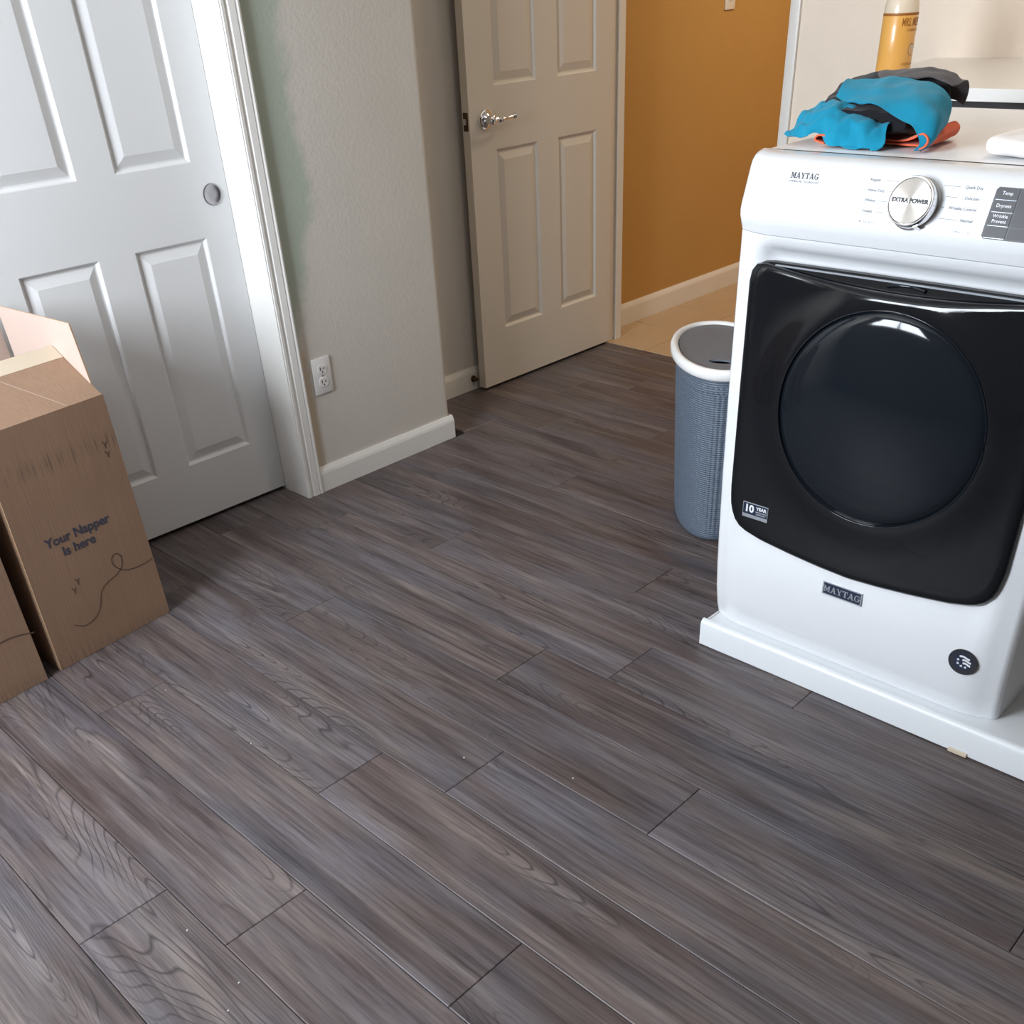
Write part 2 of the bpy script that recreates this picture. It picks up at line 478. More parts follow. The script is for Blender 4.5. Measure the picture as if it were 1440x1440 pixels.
# closet wall with its bullnose corner, and the recess beyond it
def wall_prism(bm, poly, z0, z1):
    extrude_poly(bm, poly, lambda p: (p[0], p[1], z0), lambda p: (p[0], p[1], z1))
CZ = 2.44
bm = nb()
R_ = .022; cx, cy = 2.322-R_, 2.635+R_
arc = [(cx+R_*math.sin(a), cy-R_*math.cos(a)) for a in [math.radians(x) for x in range(0, 91, 10)]]
wall_prism(bm, [(1.668, 2.635)]+arc+[(2.322, 2.95), (2.20, 2.95), (2.20, 2.80), (1.668, 2.80)], 0, CZ)
struct('wall_back', bm, M['wall'], 30)
bm = nb()
wall_prism(bm, [(.10, 2.635), (1.668, 2.635), (1.668, 2.80), (.10, 2.80)], 2.07, CZ)
wall_prism(bm, [(WX, 2.635), (.10, 2.635), (.10, 2.80), (WX, 2.80)], 0, CZ)
struct('wall_closet_header', bm, M['wall_plain'], 0)
bm = nb(); box(bm, (WX, 2.95, 0), (3.65, 3.0, CZ)); struct('wall_recess', bm, M['wall_plain'])
# doorway wall
bm = nb()
box(bm, (3.55, FY0, 0), (3.64, 2.0925, CZ)); box(bm, (3.55, 2.0925, 2.06), (3.64, 2.925, CZ)); box(bm, (3.55, 2.925, 0), (3.64, 2.95, CZ))
struct('wall_right', bm, M['wall_cream'])
# hall
bm = nb(); box(bm, (3.65, 3.01, 0), (5.6, 3.06, CZ)); struct('wall_hall', bm, M['ochre'])
bm = nb(); box(bm, (5.6, .85, 0), (5.65, 3.06, CZ)); struct('wall_hall_end', bm, M['ochre'])
bm = nb(); box(bm, (3.64, .85, 0), (5.6, .9, CZ)); struct('wall_hall_near', bm, M['ochre'])
# window wall
WY0, WY1, WZ0, WZ1 = 1.25, 2.35, 1.07, 2.17
bm = nb()
box(bm, (WX-.12, FY0, 0), (WX, WY0, CZ)); box(bm, (WX-.12, WY1, 0), (WX, 2.95, CZ))
box(bm, (WX-.12, WY0, 0), (WX, WY1, WZ0)); box(bm, (WX-.12, WY0, WZ1), (WX, WY1, CZ))
struct('wall_left', bm, M['taupe'])
bm = nb()
for a, b in (((WY0, WZ0), (WY1, WZ0+.04)), ((WY0, WZ1-.04), (WY1, WZ1)), ((WY0, WZ0+.04), (WY0+.04, WZ1-.04)), ((WY1-.04, WZ0+.04), (WY1, WZ1-.04)), (((WY0+WY1)/2-.02, WZ0+.04), ((WY0+WY1)/2+.02, WZ1-.04))):
    box(bm, (WX-.09, a[0], a[1]), (WX-.05, b[0], b[1]))
struct('window_1', bm, M['trim'])
bm = nb(); box(bm, (WX, FY0-.1, 0), (3.64, FY0, CZ)); struct('wall_front', bm, M['taupe'])
bm = nb(); box(bm, (WX-.12, FY0-.1, CZ), (5.65, 3.06, CZ+.06)); struct('ceiling', bm, M['ceiling'])

# baseboards: flat face with a rounded top
def base_prof(h, t): return [(0, 0), (t, 0), (t, h-.022), (t-.002, h-.014), (t-.006, h-.006), (t-.009, h), (0, h)]
def baseboard(name, p0, p1, nrm, h, t, mat):
    b = nb()
    extrude_poly(b, base_prof(h, t), lambda q: (p0[0]+nrm[0]*q[0], p0[1]+nrm[1]*q[0], q[1]), lambda q: (p1[0]+nrm[0]*q[0], p1[1]+nrm[1]*q[0], q[1]))
    return struct(name, b, mat)
baseboard('baseboard_back', (1.714, 2.6345), (2.325, 2.6345), (0, -1), .083, .014, M['trim'])
baseboard('baseboard_recess_side', (2.3225, 2.640), (2.3225, 2.935), (1, 0), .083, .012, M['trim_worn'])
baseboard('baseboard_recess', (2.335, 2.9495), (3.55, 2.9495), (0, -1), .090, .013, M['trim_worn'])
baseboard('baseboard_hall', (3.66, 3.0095), (5.6, 3.0095), (0, -1), .097, .014, M['trim'])

# closet casing and jamb
bm = nb()
cas = [(1.6675, 2.6345), (1.6545, 2.6345), (1.6545, 2.622), (1.657, 2.6185), (1.6655, 2.6185), (1.668, 2.6215), (1.6755, 2.6215), (1.678, 2.6185), (1.697, 2.617), (1.700, 2.619), (1.706, 2.6155), (1.711, 2.6165), (1.7125, 2.620), (1.7125, 2.6345)]
wall_prism(bm, cas, 0, 2.06)
box(bm, (1.652, 2.621, 0), (1.6678, 2.80, 2.06))
box(bm, (.10, 2.621, 2.045), (1.652, 2.6345, 2.10), .003)
struct('trim_closet', bm, M['trim'])
# doorway jamb and casing
bm = nb()
box(bm, (3.541, 2.905, 0), (3.652, 2.925, 2.06))
box(bm, (3.541, 2.0925, 0), (3.652, 2.1125, 2.06))
box(bm, (3.541, 2.1125, 2.035), (3.652, 2.905, 2.06))
box(bm, (3.60, 2.893, 0), (3.635, 2.905, 2.035)); box(bm, (3.60, 2.1125, 0), (3.635, 2.1245, 2.035))
trim_d = struct('trim_doorway', bm, M['trim_worn'])
bm = nb()
box(bm, (3.537, 2.074, 0), (3.5498, 2.106, 2.05), .004, 2)
obj('casing', bm, M['trim'], trim_d, 30)
bm = nb(); box(bm, (3.545, 2.1120, .938), (3.578, 2.1143, .998), .001); obj('strike_plate', bm, M['spring'], trim_d, 0)

# ---------------------------------------------------------------- panel doors
def panel_door(name, x0, x1, yf, thick, z0, z1, cols, rowsz, mat, kind='structure'):
    """door slab facing -Y, holes for the moulded panels which are children"""
    xs = [x0]+[v for c in cols for v in c]+[x1]
    zs = [z0]+[v for r in rowsz for v in r]+[z1]
    b = nb()
    for yy in (yf, yf+thick):
        V = [[b.verts.new((x, yy, z)) for x in xs] for z in zs]
        for i in range(len(zs)-1):
            for j in range(len(xs)-1):
                if i % 2 == 1 and j % 2 == 1: continue
                b.faces.new((V[i][j], V[i][j+1], V[i+1][j+1], V[i+1][j]))
    e = .0015
    for q in (((x0, z0), (x1, z0)), ((x1, z0), (x1, z1)), ((x1, z1), (x0, z1)), ((x0, z1), (x0, z0))):
        b.faces.new([b.verts.new(p) for p in ((q[0][0], yf, q[0][1]), (q[1][0], yf, q[1][1]), (q[1][0], yf+thick, q[1][1]), (q[0][0], yf+thick, q[0][1]))])
    bmesh.ops.remove_doubles(b, verts=b.verts, dist=1e-5)
    d = struct(name, b, mat, 30)
    prof = [(0, 0), (.003, .0022), (.008, .0095), (.0125, .0100), (.036, .0020), (.0385, .0012)]
    for rz in rowsz:
        for cxr in cols:
            p = nb()
            for yy, sg in ((yf, 1), (yf+thick, -1)):
                rows = [[(cxr[0]+i, yy+sg*dd, rz[0]+i), (cxr[1]-i, yy+sg*dd, rz[0]+i), (cxr[1]-i, yy+sg*dd, rz[1]-i), (cxr[0]+i, yy+sg*dd, rz[1]-i)] for i, dd in prof]
                V = grid(p, rows, closed=True); p.faces.new(V[-1])
            obj('panel', p, mat, d, 0)
    return d
RZ = [(.192, .811), (1.003, 1.60), (1.72, 1.92)]
d1 = panel_door('door_1', .893, 1.6505, 2.748, .035, .014, 2.04, [(1.001, 1.221), (1.327, 1.552)], RZ, M['door'])
bm = nb()
lathe(bm, [(.0285, 0), (.0285, .0026), (.0265, .0034), (.0245, .0030), (.0225, .0014), (.010, .0010), (.0, .0009)], None, n=40, cap=False,
      mat=Matrix.Translation((1.5985, 2.7478, .917)) @ Matrix.Rotation(math.radians(90), 4, 'X'))
obj('finger_pull', bm, M['pull'], d1, 40)['label'] = 'round satin nickel finger pull'
d3 = panel_door('door_3', .112, .905, 2.790, .008, .014, 2.04, [(.228, .448), (.554, .779)], RZ, M['door'])
RZ2 = [(.226, .866), (1.067, 1.65), (1.77, 1.96)]
d2 = panel_door('door_2', 2.7445, 3.536, 2.880, .035, .012, 2.03, [(2.874, 3.098), (3.215, 3.443)], RZ2, M['door_b'])
# latch plate on the door edge
bm = nb(); box(bm, (2.7432, 2.886, .937), (2.7446, 2.910, .995), .0005); lp = obj('latch_plate', bm, M['spring'], d2, 0)
bm = nb(); box(bm, (2.7375, 2.891, .957), (2.7433, 2.905, .976), .002); obj('latch_bolt', bm, M['nickel'], lp, 0)
# lever handle
bm = nb()
RY = Matrix.Rotation(math.radians(90), 4, 'X')
lathe(bm, [(.033, 0), (.033, .004), (.031, .0075), (.027, .0085), (.025, .013), (.018, .017), (.0135, .020), (.0125, .036), (.0145, .040), (.0145, .047), (.010, .0505), (.0, .051)], None, n=40, cap=False,
      mat=Matrix.Translation((2.822, 2.880, .966)) @ RY)
rose = obj('door_handle', bm, M['chrome'], d2, 40)
bm = nb()
path = catmull([(2.822, 2.836, .966), (2.840, 2.835, .966), (2.858, 2.834, .9655), (2.875, 2.833, .9655), (2.900, 2.833, .967), (2.922, 2.835, .969), (2.934, 2.836, .970)], 6)
rad = []
for p in path:
    x = p.x-2.822
    r = .0105-.004*smoothstep(.0, .055, x)
    for cx_, a in ((.026, .003), (.034, .0035), (.043, .0025), (.100, .003), (.109, .0035)): r += a*math.exp(-((x-cx_)/.0028)**2)
    rad.append(r)
tube(bm, path, rad, 14)
obj('lever', bm, M['chrome'], rose, 40)
# door stop on the recess baseboard
bm = nb()
lathe(bm, [(.013, 0), (.013, .003), (.006, .005), (.005, .014), (.009, .015), (.009, .021), (.0, .022)], None, n=16, cap=False, mat=Matrix.Translation((2.728, 2.9364, .046)) @ RY)
tag(obj('door_stop', bm, M['spring'], None, 40, origin=(2.728, 2.9364, .046)), 'small dark metal door stop fixed to the baseboard behind the open door', 'door stop')

# wall outlet
o = thing('wall_outlet', 'white duplex electrical outlet on the wall beside the closet casing', 'outlet', (1.790, 2.6345, .372))
bm = nb(); box(bm, (1.755, 2.6285, .315), (1.825, 2.6344, .429), .0025, 2); obj('cover_plate', bm, M['plate'], o, 40)
for zc in (.392, .352):
    bm = nb(); pts = []
    for k in range(24):
        a = 2*math.pi*k/24; pts.append((1.790+max(-.0165, min(.0165, .0185*math.cos(a))), zc+max(-.0138, min(.0138, .0165*math.sin(a)))))
    extrude_poly(bm, pts, lambda p: (p[0], 2.6265, p[1]), lambda p: (p[0], 2.6286, p[1]))
    rc = obj('receptacle', bm, M['plate'], o, 30)
    bm = nb()
    box(bm, (1.7815, 2.6260, zc-.002), (1.7845, 2.6266, zc+.0075)); box(bm, (1.7950, 2.6260, zc-.001), (1.7980, 2.6266, zc+.0065))
    lathe(bm, [(.0026, 0), (.0026, .0006)], None, n=10, mat=Matrix.Translation((1.790, 2.6266, zc-.0075)) @ RY)
    obj('slots', bm, M['slot'], rc, 0)
bm = nb(); lathe(bm, [(.003, 0), (.003, .0007)], None, n=12, mat=Matrix.Translation((1.790, 2.6286, .372)) @ RY); obj('screw', bm, M['nickel'], o, 0)

# switch plate in the hall
sp_ = thing('switch_plate', 'cream switch plate on the ochre hall wall', 'switch', (4.522, 3.0095, 1.27))
bm = nb(); box(bm, (4.484, 3.003, 1.213), (4.560, 3.0094, 1.327), .003, 2); obj('cover_plate', bm, M['plate'], sp_, 40)
bm = nb(); box(bm, (4.510, 3.000, 1.245), (4.534, 3.0031, 1.297), .002); obj('rocker', bm, M['plate'], sp_, 40)

# ---------------------------------------------------------------- dryer platform
pl = thing('dryer_platform', 'low white trimmed platform carrying the dryer', 'platform', (2.1, .5, 0))
bm = nb(); box(bm, (1.768, -.75, 0), (2.70, 1.116, .070)); obj('deck', bm, M['wood_raw'], pl, 0)
bm = nb(); box(bm, (1.7681, -.75, .0701), (2.66, 1.114, .0716)); obj('deck_skin', bm, M['trim_cool'], pl, 0)
bm = nb()
extrude_poly(bm, [(0, .003), (.0137, .003), (.0137, .058), (.0115, .0655), (.0075, .0700), (.0035, .0715), (0, .0715)],
             lambda q: (1.7677-q[0], 1.130, q[1]), lambda q: (1.7677-q[0], -.75, q[1]))
obj('front_baseboard', bm, M['trim_cool'], pl, 30)
bm = nb()
extrude_poly(bm, [(0, .003), (.0137, .003), (.0137, .058), (.009, .067), (.003, .0714), (0, .0714)],
             lambda q: (1.7682, 1.1162+q[0], q[1]), lambda q: (2.70, 1.1162+q[0], q[1]))
obj('side_baseboard', bm, M['trim_cool'], pl, 30)
bm = nb(); box(bm, (1.7495, .455, .0005), (1.7560, .495, .010), .001); obj('shim', bm, M['tape'], pl, 0)

# ---------------------------------------------------------------- dryer
YC, HW = .780, .345
dr = thing('clothes_dryer', 'white front-loading clothes dryer with a black door on a low platform', 'dryer', (2.15, YC, .0716))
PROF = [(.0725, 1.792), (.10, 1.783), (.15, 1.774), (.22, 1.768), (.30, 1.764), (.45, 1.759), (.63, 1.756), (.80, 1.756), (.86, 1.756), (.88, 1.756), (.895, 1.756), (.908, 1.757), (.918, 1.757), (.930, 1.757), (.942, 1.757), (.955, 1.757)]
def bow(t): return .030*max(0, (abs(t)-.72)/.28)**2.6
def plan_pts(xf, rows=41, r=.018):
    """front outline at one height, from the left side to the right side"""
    out = []
    for k in range(rows):
        t = 1-2*k/(rows-1); y = YC+t*(HW-r); out.append((xf+bow(t*(HW-r)/HW), y))
    e = bow(1*(HW-r)/HW)
    left = [(xf+e+r-r*math.cos(a), YC+HW-r+r*math.sin(a)) for a in [math.radians(x) for x in (80, 60, 40, 20)]]
    right = [(x, 2*YC-y) for x, y in reversed(left)]
    return [(xf+e+r, YC+HW)]+left+out+right+[(xf+e+r, YC-HW)]
# outline of the door in the front plane (y, z)
DOOR = [(1.040, .911), (.95, .9115), (.86, .912), (YC, .912)]
DL = [(1.058, .909), (1.071, .902), (1.079, .890), (1.0825, .872), (1.0835, .66), (1.0825, .43), (1.079, .395), (1.070, .366), (1.054, .349), (1.035, .340), (.994, .3295), (.92, .3195), (.85, .3125), (YC, .3085)]
def mirror(p): return (2*YC-p[0], p[1])
door_poly = DOOR[::-1]+DL                           # centre top, left side, centre bottom
door_full = door_poly+[mirror(p) for p in reversed(door_poly[1:-1])]
def inset(y, z):
    """scoop of the cabinet front above and behind the door"""
    t = abs(y-YC)/.303
    s = 1-smoothstep(.86, 1.0, t)
    return .034*s*(1-smoothstep(.912, .950, z))*smoothstep(.315, .36, z-.02*t*t)
bm = nb()
rows = []
for z, xf in PROF:
    rows.append([(x+(inset(y, z) if abs(y-YC) < HW-.02 else 0), y, z) for x, y in plan_pts(xf)])
for row in rows:
    z = row[0][2]; row.insert(0, (2.555, YC+HW, z)); row.append((2.555, YC-HW, z))
z1 = 1.066                                          # sides rise behind the console
rows.append([(x+.002, y, .9555) for x, y, z in rows[-1]])
rows.append([(max(x, 1.84), y, .956) for x, y, z in rows[-1]])
rows.append([(x, y, z1) for x, y, z in rows[-1]])
V = grid(bm, rows)
bm.faces.new(V[-1]); bm.faces.new(list(reversed(V[0])))
for i in range(len(V)-1):
    bm.faces.new((V[i][-1], V[i][0], V[i+1][0], V[i+1][-1]))
cab = obj('cabinet', bm, M['enamel'], dr, 50)
# console
CP = [(.9565, 1.757), (.964, 1.7535), (.972, 1.750), (.983, 1.7455), (.993, 1.745), (1.003, 1.7472), (1.012, 1.7505), (1.030, 1.7568), (1.050, 1.7638), (1.064, 1.7688), (1.073, 1.7735), (1.080, 1.781), (1.0845, 1.791), (1.087, 1.805), (1.0875, 1.825), (1.0865, 1.8395)]
bm = nb(); rows = [[(x, y, z) for x, y in plan_pts(xf)] for z, xf in CP]
for row in rows:
    z = row[0][2]
    for j, p in enumerate(row):                     # ends close on the back line of the console
        row[j] = (min(p[0], 1.8398) if z > 1.08 else p[0], p[1], z)
    row.insert(0, (1.8398, YC+HW, z)); row.append((1.8398, YC-HW, z))
V = grid(bm, rows); bm.faces.new(V[-1]); bm.faces.new(list(reversed(V[0])))
for i in range(len(V)-1): bm.faces.new((V[i][-1], V[i][0], V[i+1][0], V[i+1][-1]))
console = obj('control_panel', bm, M['enamel_flat'], dr, 50)
bm = nb(); box(bm, (1.8415, YC-HW, 1.0662), (2.555, YC+HW, 1.0855), .006, 3); obj('top_panel', bm, M['enamel_top'], dr, 40)
# console face frame
c0 = Vector((1.7472, 0, 1.003)); ct = Vector((1.7688-1.7472, 0, 1.064-1.003)).normalized(); cn = Vector((-ct.z, 0, ct.x))
S0 = -.0115                                          # s measured from z = .993
def on_console(y, s, off=.0006):
    p = c0+ct*(s+S0)+cn*off; return Vector((p.x, y, p.z))
def ctext(name, s, size, y, sv, mat, align='CENTER', parent=None, bold=0, off=.0006, xs=1.0):
    b = nb(); text_into(b, s, size, lambda a, c: on_console(y-a, sv+c, off), align, bold, xscale=xs)
    return obj(name, b, mat, parent or console, 0, normals=False)
b = nb(); slab_text(b, 'MAYTAG', .0098, lambda a, c: on_console(.991-a, .0705+c)); obj('maker_lettering', b, M['print_dark'], console, 0, normals=False)
ctext('maker_lettering', 'COMMERCIAL  TECHNOLOGY', .0046, .9915, .0605, M['print_grey'], xs=1.0)
ROWS = [.0735, .0575, .0415, .0245, .0075]
LEFT = ['Regular', 'Heavy Duty', 'Whites', 'Towels', 'Bulky Items']; RIGHT = ['Quick Dry', 'Delicates', 'Wrinkle Control', 'Normal', 'Timed Dry']
for i, sv in enumerate(ROWS):
    ctext('cycle_lettering', LEFT[i], .0066, .866, sv, M['print_grey'], 'LEFT')
    ctext('cycle_lettering', RIGHT[i], .0066, .672, sv, M['print_grey'], 'RIGHT')
    dx = math.sqrt(max(0, .048**2-(sv-.0425)**2))
    for seg in ([(.866-.0036*len(LEFT[i])-.004, sv), (.775+dx+.002, sv)], [(.775-dx-.002, sv), (.672+.0036*len(RIGHT[i])+.004, sv)]):
        b = nb(); ribbon2d(b, seg, .0006, lambda y, s: on_console(y, s)); obj('cycle_line', b, M['print_grey'], console, 0, normals=False)
# knob
kc = on_console(.775, .0425, 0)
KM = Matrix((Vector((0, -1, 0)), ct, cn)).transposed().to_4x4(); KM.translation = kc
bm = nb(); lathe(bm, [(.0415, 0), (.0415, .003), (.0395, .004), (.0395, .022), (.0380, .0245), (.0362, .0245), (.0355, .0235), (.0, .0235)], None, n=64, cap=False, mat=KM)
knob = obj('knob', bm, M['chrome'], dr, 35); knob['label'] = 'round chrome cycle knob with a brushed face'
nbm = N('brushed_steel_face'); nbm.set(Base_Color=(.38, .355, .33), Metallic=1.0, Roughness=.30)
nbm.p.inputs['Anisotropic'].default_value = .85
tg = nbm.node('ShaderNodeTangent', direction_type='RADIAL', axis='Z'); nbm.link(tg.outputs[0], nbm.p.inputs['Tangent'])
# the face keeps its own axis so that the brushing runs round it
fme = bpy.data.meshes.new('knob_face'); b = nb(); lathe(b, [(.0352, 0), (.0352, .0008), (.0345, .0012)], None, n=64, mat=Matrix.Identity(4)); bmesh.ops.recalc_face_normals(b, faces=b.faces); b.to_mesh(fme); b.free(); fme.materials.append(nbm.m)
kf = bpy.data.objects.new('knob_face', fme); C.objects.link(kf); kf.parent = knob
kf.matrix_local = FR[knob.name].inverted() @ KM @ Matrix.Translation((0, 0, .0236))
b = nb(); text_into(b, 'EXTRA POWER', .0092, lambda a, c: KM @ Vector((a, c, .0256)), 'CENTER', .0006); obj('knob_lettering', b, M['print_dark'], knob, 0, normals=False)
bm = nb(); t_ = bmesh.new(); bmesh.ops.create_cube(t_, size=1)
merge(bm, t_, KM @ Matrix.Rotation(math.radians(28), 4, 'Z') @ Matrix.Translation((0, -.041, .010)) @ Matrix.Diagonal((.007, .006, .016, 1)))
obj('knob_pointer', bm, M['chrome'], knob, 0)
# key pad
bm = nb()
pad = [(.650, .074), (.6465, .078), (.470, .078), (.466, .074), (.466, .006), (.470, .002), (.6475, .002), (.6512, .006)]
extrude_poly(bm, pad, lambda p: on_console(p[0], p[1], .0022), lambda p: on_console(p[0], p[1], -.002))
kp = obj('key_pad', bm, M['pad'], dr, 0)
def key(y0, y1, s0, s1, name='key'):
    b = nb(); extrude_poly(b, [(y0, s0), (y1, s0), (y1, s1), (y0, s1)], lambda p: on_console(p[0], p[1], .0031), lambda p: on_console(p[0], p[1], .0020))
    return obj(name, b, M['key'], kp, 0)
for i, (s, lab) in enumerate((((.0605, .0760), 'Temp'), ((.0425, .0575), 'Dryness'), ((.0225, .0395), 'Wrinkle\nPrevent'), ((.0045, .0195), ''))):
    k_ = key(.6475, .6135, *s)
    if lab:
        for q, ltxt in enumerate(lab.split('\n')):
            nl = lab.count('\n')
            ctext('key_lettering', ltxt, .0072, .6305, sum(s)/2+.001+(.0038 if nl else 0)-q*.0076, M['print_white'], parent=k_, off=.0033, bold=.0001)
    b = nb(); ribbon2d(b, [(.6470, s[0]-.0008), (.6145, s[0]-.0008)], .0007, lambda y, v: on_console(y, v, .0024)); obj('key_line', b, M['silver'], kp, 0, normals=False)
for i, s in enumerate(((.0405, .0760), (.0225, .0395), (.0045, .0195))):
    key(.6105, .5605, *s); key(.5575, .5125, *s)

# door: dark frame in the scoop, then the bowed black front
bm = nb()
def xdoor(y, z): return 1.7555
extrude_poly(bm, [(YC+(y-YC)*.992, .61+(z-.61)*.994) for y, z in door_full], lambda p: (1.7615, p[0], p[1]), lambda p: (1.775, p[0], p[1]))
dd = obj('door', bm, M['black'], dr, 0)
bm = nb()
# front skin: radial grid between the outline and the window
RC = (.772, .655); RR = .206
def front_outline():
    out = []
    for y, z in door_full:
        t = (y-YC)/.303
        if z > .905 - .0 and abs(t) < .93: z = .9105-.0225*(1-t*t)**1.2
        out.append((y, z))
    return out
def resample(poly, n):
    P = [Vector((p[0], p[1])) for p in poly]; P.append(P[0]); L = [0]
    for i in range(len(P)-1): L.append(L[-1]+(P[i+1]-P[i]).length)
    out = []; k = 0
    for j in range(n):
        s = L[-1]*j/n
        while L[k+1] < s: k += 1
        t = (s-L[k])/(L[k+1]-L[k]); out.append(P[k].lerp(P[k+1], t))
    return out
def densify(poly):
    out = []
    for i in range(len(poly)):
        a = poly[i]; b_ = poly[(i+1) % len(poly)]
        for k in range(6): out.append((a[0]+(b_[0]-a[0])*k/6, a[1]+(b_[1]-a[1])*k/6))
    return out
dp = densify(door_full)
dp2 = []
for y, z in dp:
    t = (y-YC)/.303
    if z > .9 and abs(t) < .94: z = z-.0235*(1-(t/.94)**2)**1.1
    dp2.append((y, z))
# fan by angle around the window centre so that rows line up
def ray_hit(poly, c, a):
    d = (math.cos(a), math.sin(a)); best = None
    for i in range(len(poly)):
        p, q = poly[i], poly[(i+1) % len(poly)]
        ex, ey = q[0]-p[0], q[1]-p[1]; den = d[0]*ey-d[1]*ex
        if abs(den) < 1e-12: continue
        s = ((p[0]-c[0])*ey-(p[1]-c[1])*ex)/den; u = ((p[0]-c[0])*d[1]-(p[1]-c[1])*d[0])/den
        if s > 0 and -1e-6 <= u <= 1+1e-6 and (best is None or s < best): best = s
    return best
NA = 144
def xfront(r, rmax):
    """bulge of the front: swell round the window, rolled outer edge"""
    edge = max(0, 1-(rmax-r)/.014)
    sw = .010*math.exp(-((r-RR)/.045)**2)
    return 1.7505-sw+.010*edge**2.2
rows = []
for fk in (0, .02, .05, .1, .18, .28, .4, .52, .64, .76, .86, .93, .97, .99, 1.0):
    row = []
    for j in range(NA):
        a = 2*math.pi*j/NA; rm = ray_hit(dp2, RC, a)-.0006; r = RR+(rm-RR)*fk
        row.append((xfront(r, rm), RC[0]+r*math.cos(a), RC[1]+r*math.sin(a)))
    rows.append(row)
rows.append([(1.7655, p[1], p[2]) for p in rows[-1]])
grid(bm, rows, closed=True)
front = obj('door_front', bm, M['black_gloss'], dd, 60); front['label'] = 'glossy black dryer door front'
bm = nb()
rows = []
for fk in (1.0, .985, .96, .9, .8, .65, .45, .25, .1, .02):
    row = []
    for j in range(NA//2):
        a = 4*math.pi*j/NA; r = RR*fk
        x = 1.7405-.018*(1-fk*fk)+.006*smoothstep(.94, 1.0, fk)*(1-smoothstep(.985, 1.0, fk))
        row.append((x, RC[0]+r*math.cos(a), RC[1]+r*math.sin(a)))
    rows.append(row)
V = grid(bm, rows, closed=True); bm.faces.new(V[-1])
obj('door_window', bm, M['smoked'], dd, 60)['label'] = 'round smoked dryer window'
bm = nb()
tube(bm, [(1.7398, RC[0]+RR*math.cos(2*math.pi*k/96), RC[1]+RR*math.sin(2*math.pi*k/96)) for k in range(97)], .0016, 8)
obj('window_ring', bm, M['smoked'], dd, 60)
# handle slot: pale trim line and grip behind the bowed edge
bm = nb(); box(bm, (1.7575, YC-.262, .9030), (1.7618, YC+.248, .9062), .001); obj('handle_trim', bm, M['silver'], dd, 0)
bm = nb()
tube(bm, [(1.7580+.006*math.sin(math.pi*k/12), .80-.07*k/12, .897+.003*math.sin(math.pi*k/12)) for k in range(13)], .0035, 8); obj('handle_grip', bm, M['smoked'], dd, 60)
# warranty sticker on the door
def on_front(y, z, x): return Vector((x, y, z))
xs_ = 1.7478
def face_plate(name, y0, y1, z0, z1, x, th, mat, parent):
    b = nb(); box(b, (x, y1, z0), (x+th, y0, z1), .0004); return obj(name, b, mat, parent, 0)
st1 = face_plate('warranty_sticker', 1.041, .978, .3815, .4170, 1.7488, .002, M['silver'], dd)
b = nb(); b.faces.new([b.verts.new((1.7486, y, z)) for y, z in ((1.0395, .390), (.9795, .390), (.9795, .4155), (1.0395, .4155))]); obj('sticker_field', b, M['navy'], st1, 0, normals=False)
b = nb(); text_into(b, '10', .0235, lambda a, c: (1.7484, 1.0245-a, .4030+c), 'CENTER', .0009); text_into(b, 'YEAR', .0105, lambda a, c: (1.7484, 0.9945-a, .4075+c), 'CENTER', .0004)
text_into(b, 'LIMITED PARTS', .0042, lambda a, c: (1.7484, 0.9945-a, .3995+c)); text_into(b, 'WARRANTY', .0042, lambda a, c: (1.7484, 0.9945-a, .3945+c))
obj('sticker_lettering', b, M['print_white'], st1, 0, normals=False)
# maker badge below the door
bd = face_plate('maker_badge', .8345, .7430, .2535, .2845, 1.7625, .005, M['silver'], dr)
b = nb(); b.faces.new([b.verts.new((1.7623, y, z)) for y, z in ((.8315, .2565), (.7460, .2565), (.7460, .2820), (.8315, .2820))]); obj('badge_field', b, M['navy'], bd, 0, normals=False)
b = nb(); slab_text(b, 'MAYTAG', .0150, lambda a, c: (1.7620, .7888-a, .2693+c)); obj('badge_lettering', b, M['silver'], bd, 0, normals=False)
# round emblem low on the front
EY, EZ, EX = .5155, .2100, 1.7668
bm = nb(); lathe(bm, [(.029, 0), (.029, .0012), (.0285, .0016)], None, n=48, mat=Matrix.Translation((EX+.001, EY, EZ)) @ Matrix.Rotation(math.radians(-90), 4, 'Y'))
em = obj('round_emblem', bm, M['key'], dr, 30)
def emf(a, c, d=.0): return (EX-.0009-d, EY-a, EZ+c)
b = nb(); b.faces.new([b.verts.new(emf(.0185*math.cos(2*math.pi*k/32), .0185*math.sin(2*math.pi*k/32))) for k in range(32)]); obj('emblem_field', b, M['navy'], em, 0, normals=False)
b = nb()
for k, (yy, x0_, x1_) in enumerate(((.0115, -.008, .013), (.0045, -.001, .0165), (-.0025, .001, .0165))):
    ribbon2d(b, [(x0_+(x1_-x0_)*q/8, yy+.0015*math.sin(q/8*math.pi*1.6)) for q in range(9)], .0042, lambda a, c: emf(a, c, .0002))
for sx, sy in ((-.0095, .003), (-.0085, -.0055), (-.001, -.0095), (.0075, -.010)):
    pts = []
    for q in range(10):
        rr = .0036 if q % 2 == 0 else .0016; a = math.pi/2+q*math.pi/5; pts.append((sx+rr*math.cos(a), sy+rr*math.sin(a)))
    b.faces.new([b.verts.new(emf(x, y, .0002)) for x, y in pts])
obj('emblem_stripes', b, M['print_white'], em, 0, normals=False)
b = nb()
for k, ch in enumerate('AMERICA'):
    an = math.radians(90-(k-3)*24)
    text_into(b, ch, .0085, lambda a, c: emf(.0235*math.cos(an)+a*math.sin(an)+c*math.cos(an), .0235*math.sin(an)-a*math.cos(an)+c*math.sin(an), .0002))
obj('emblem_lettering', b, M['navy'], em, 0, normals=False)

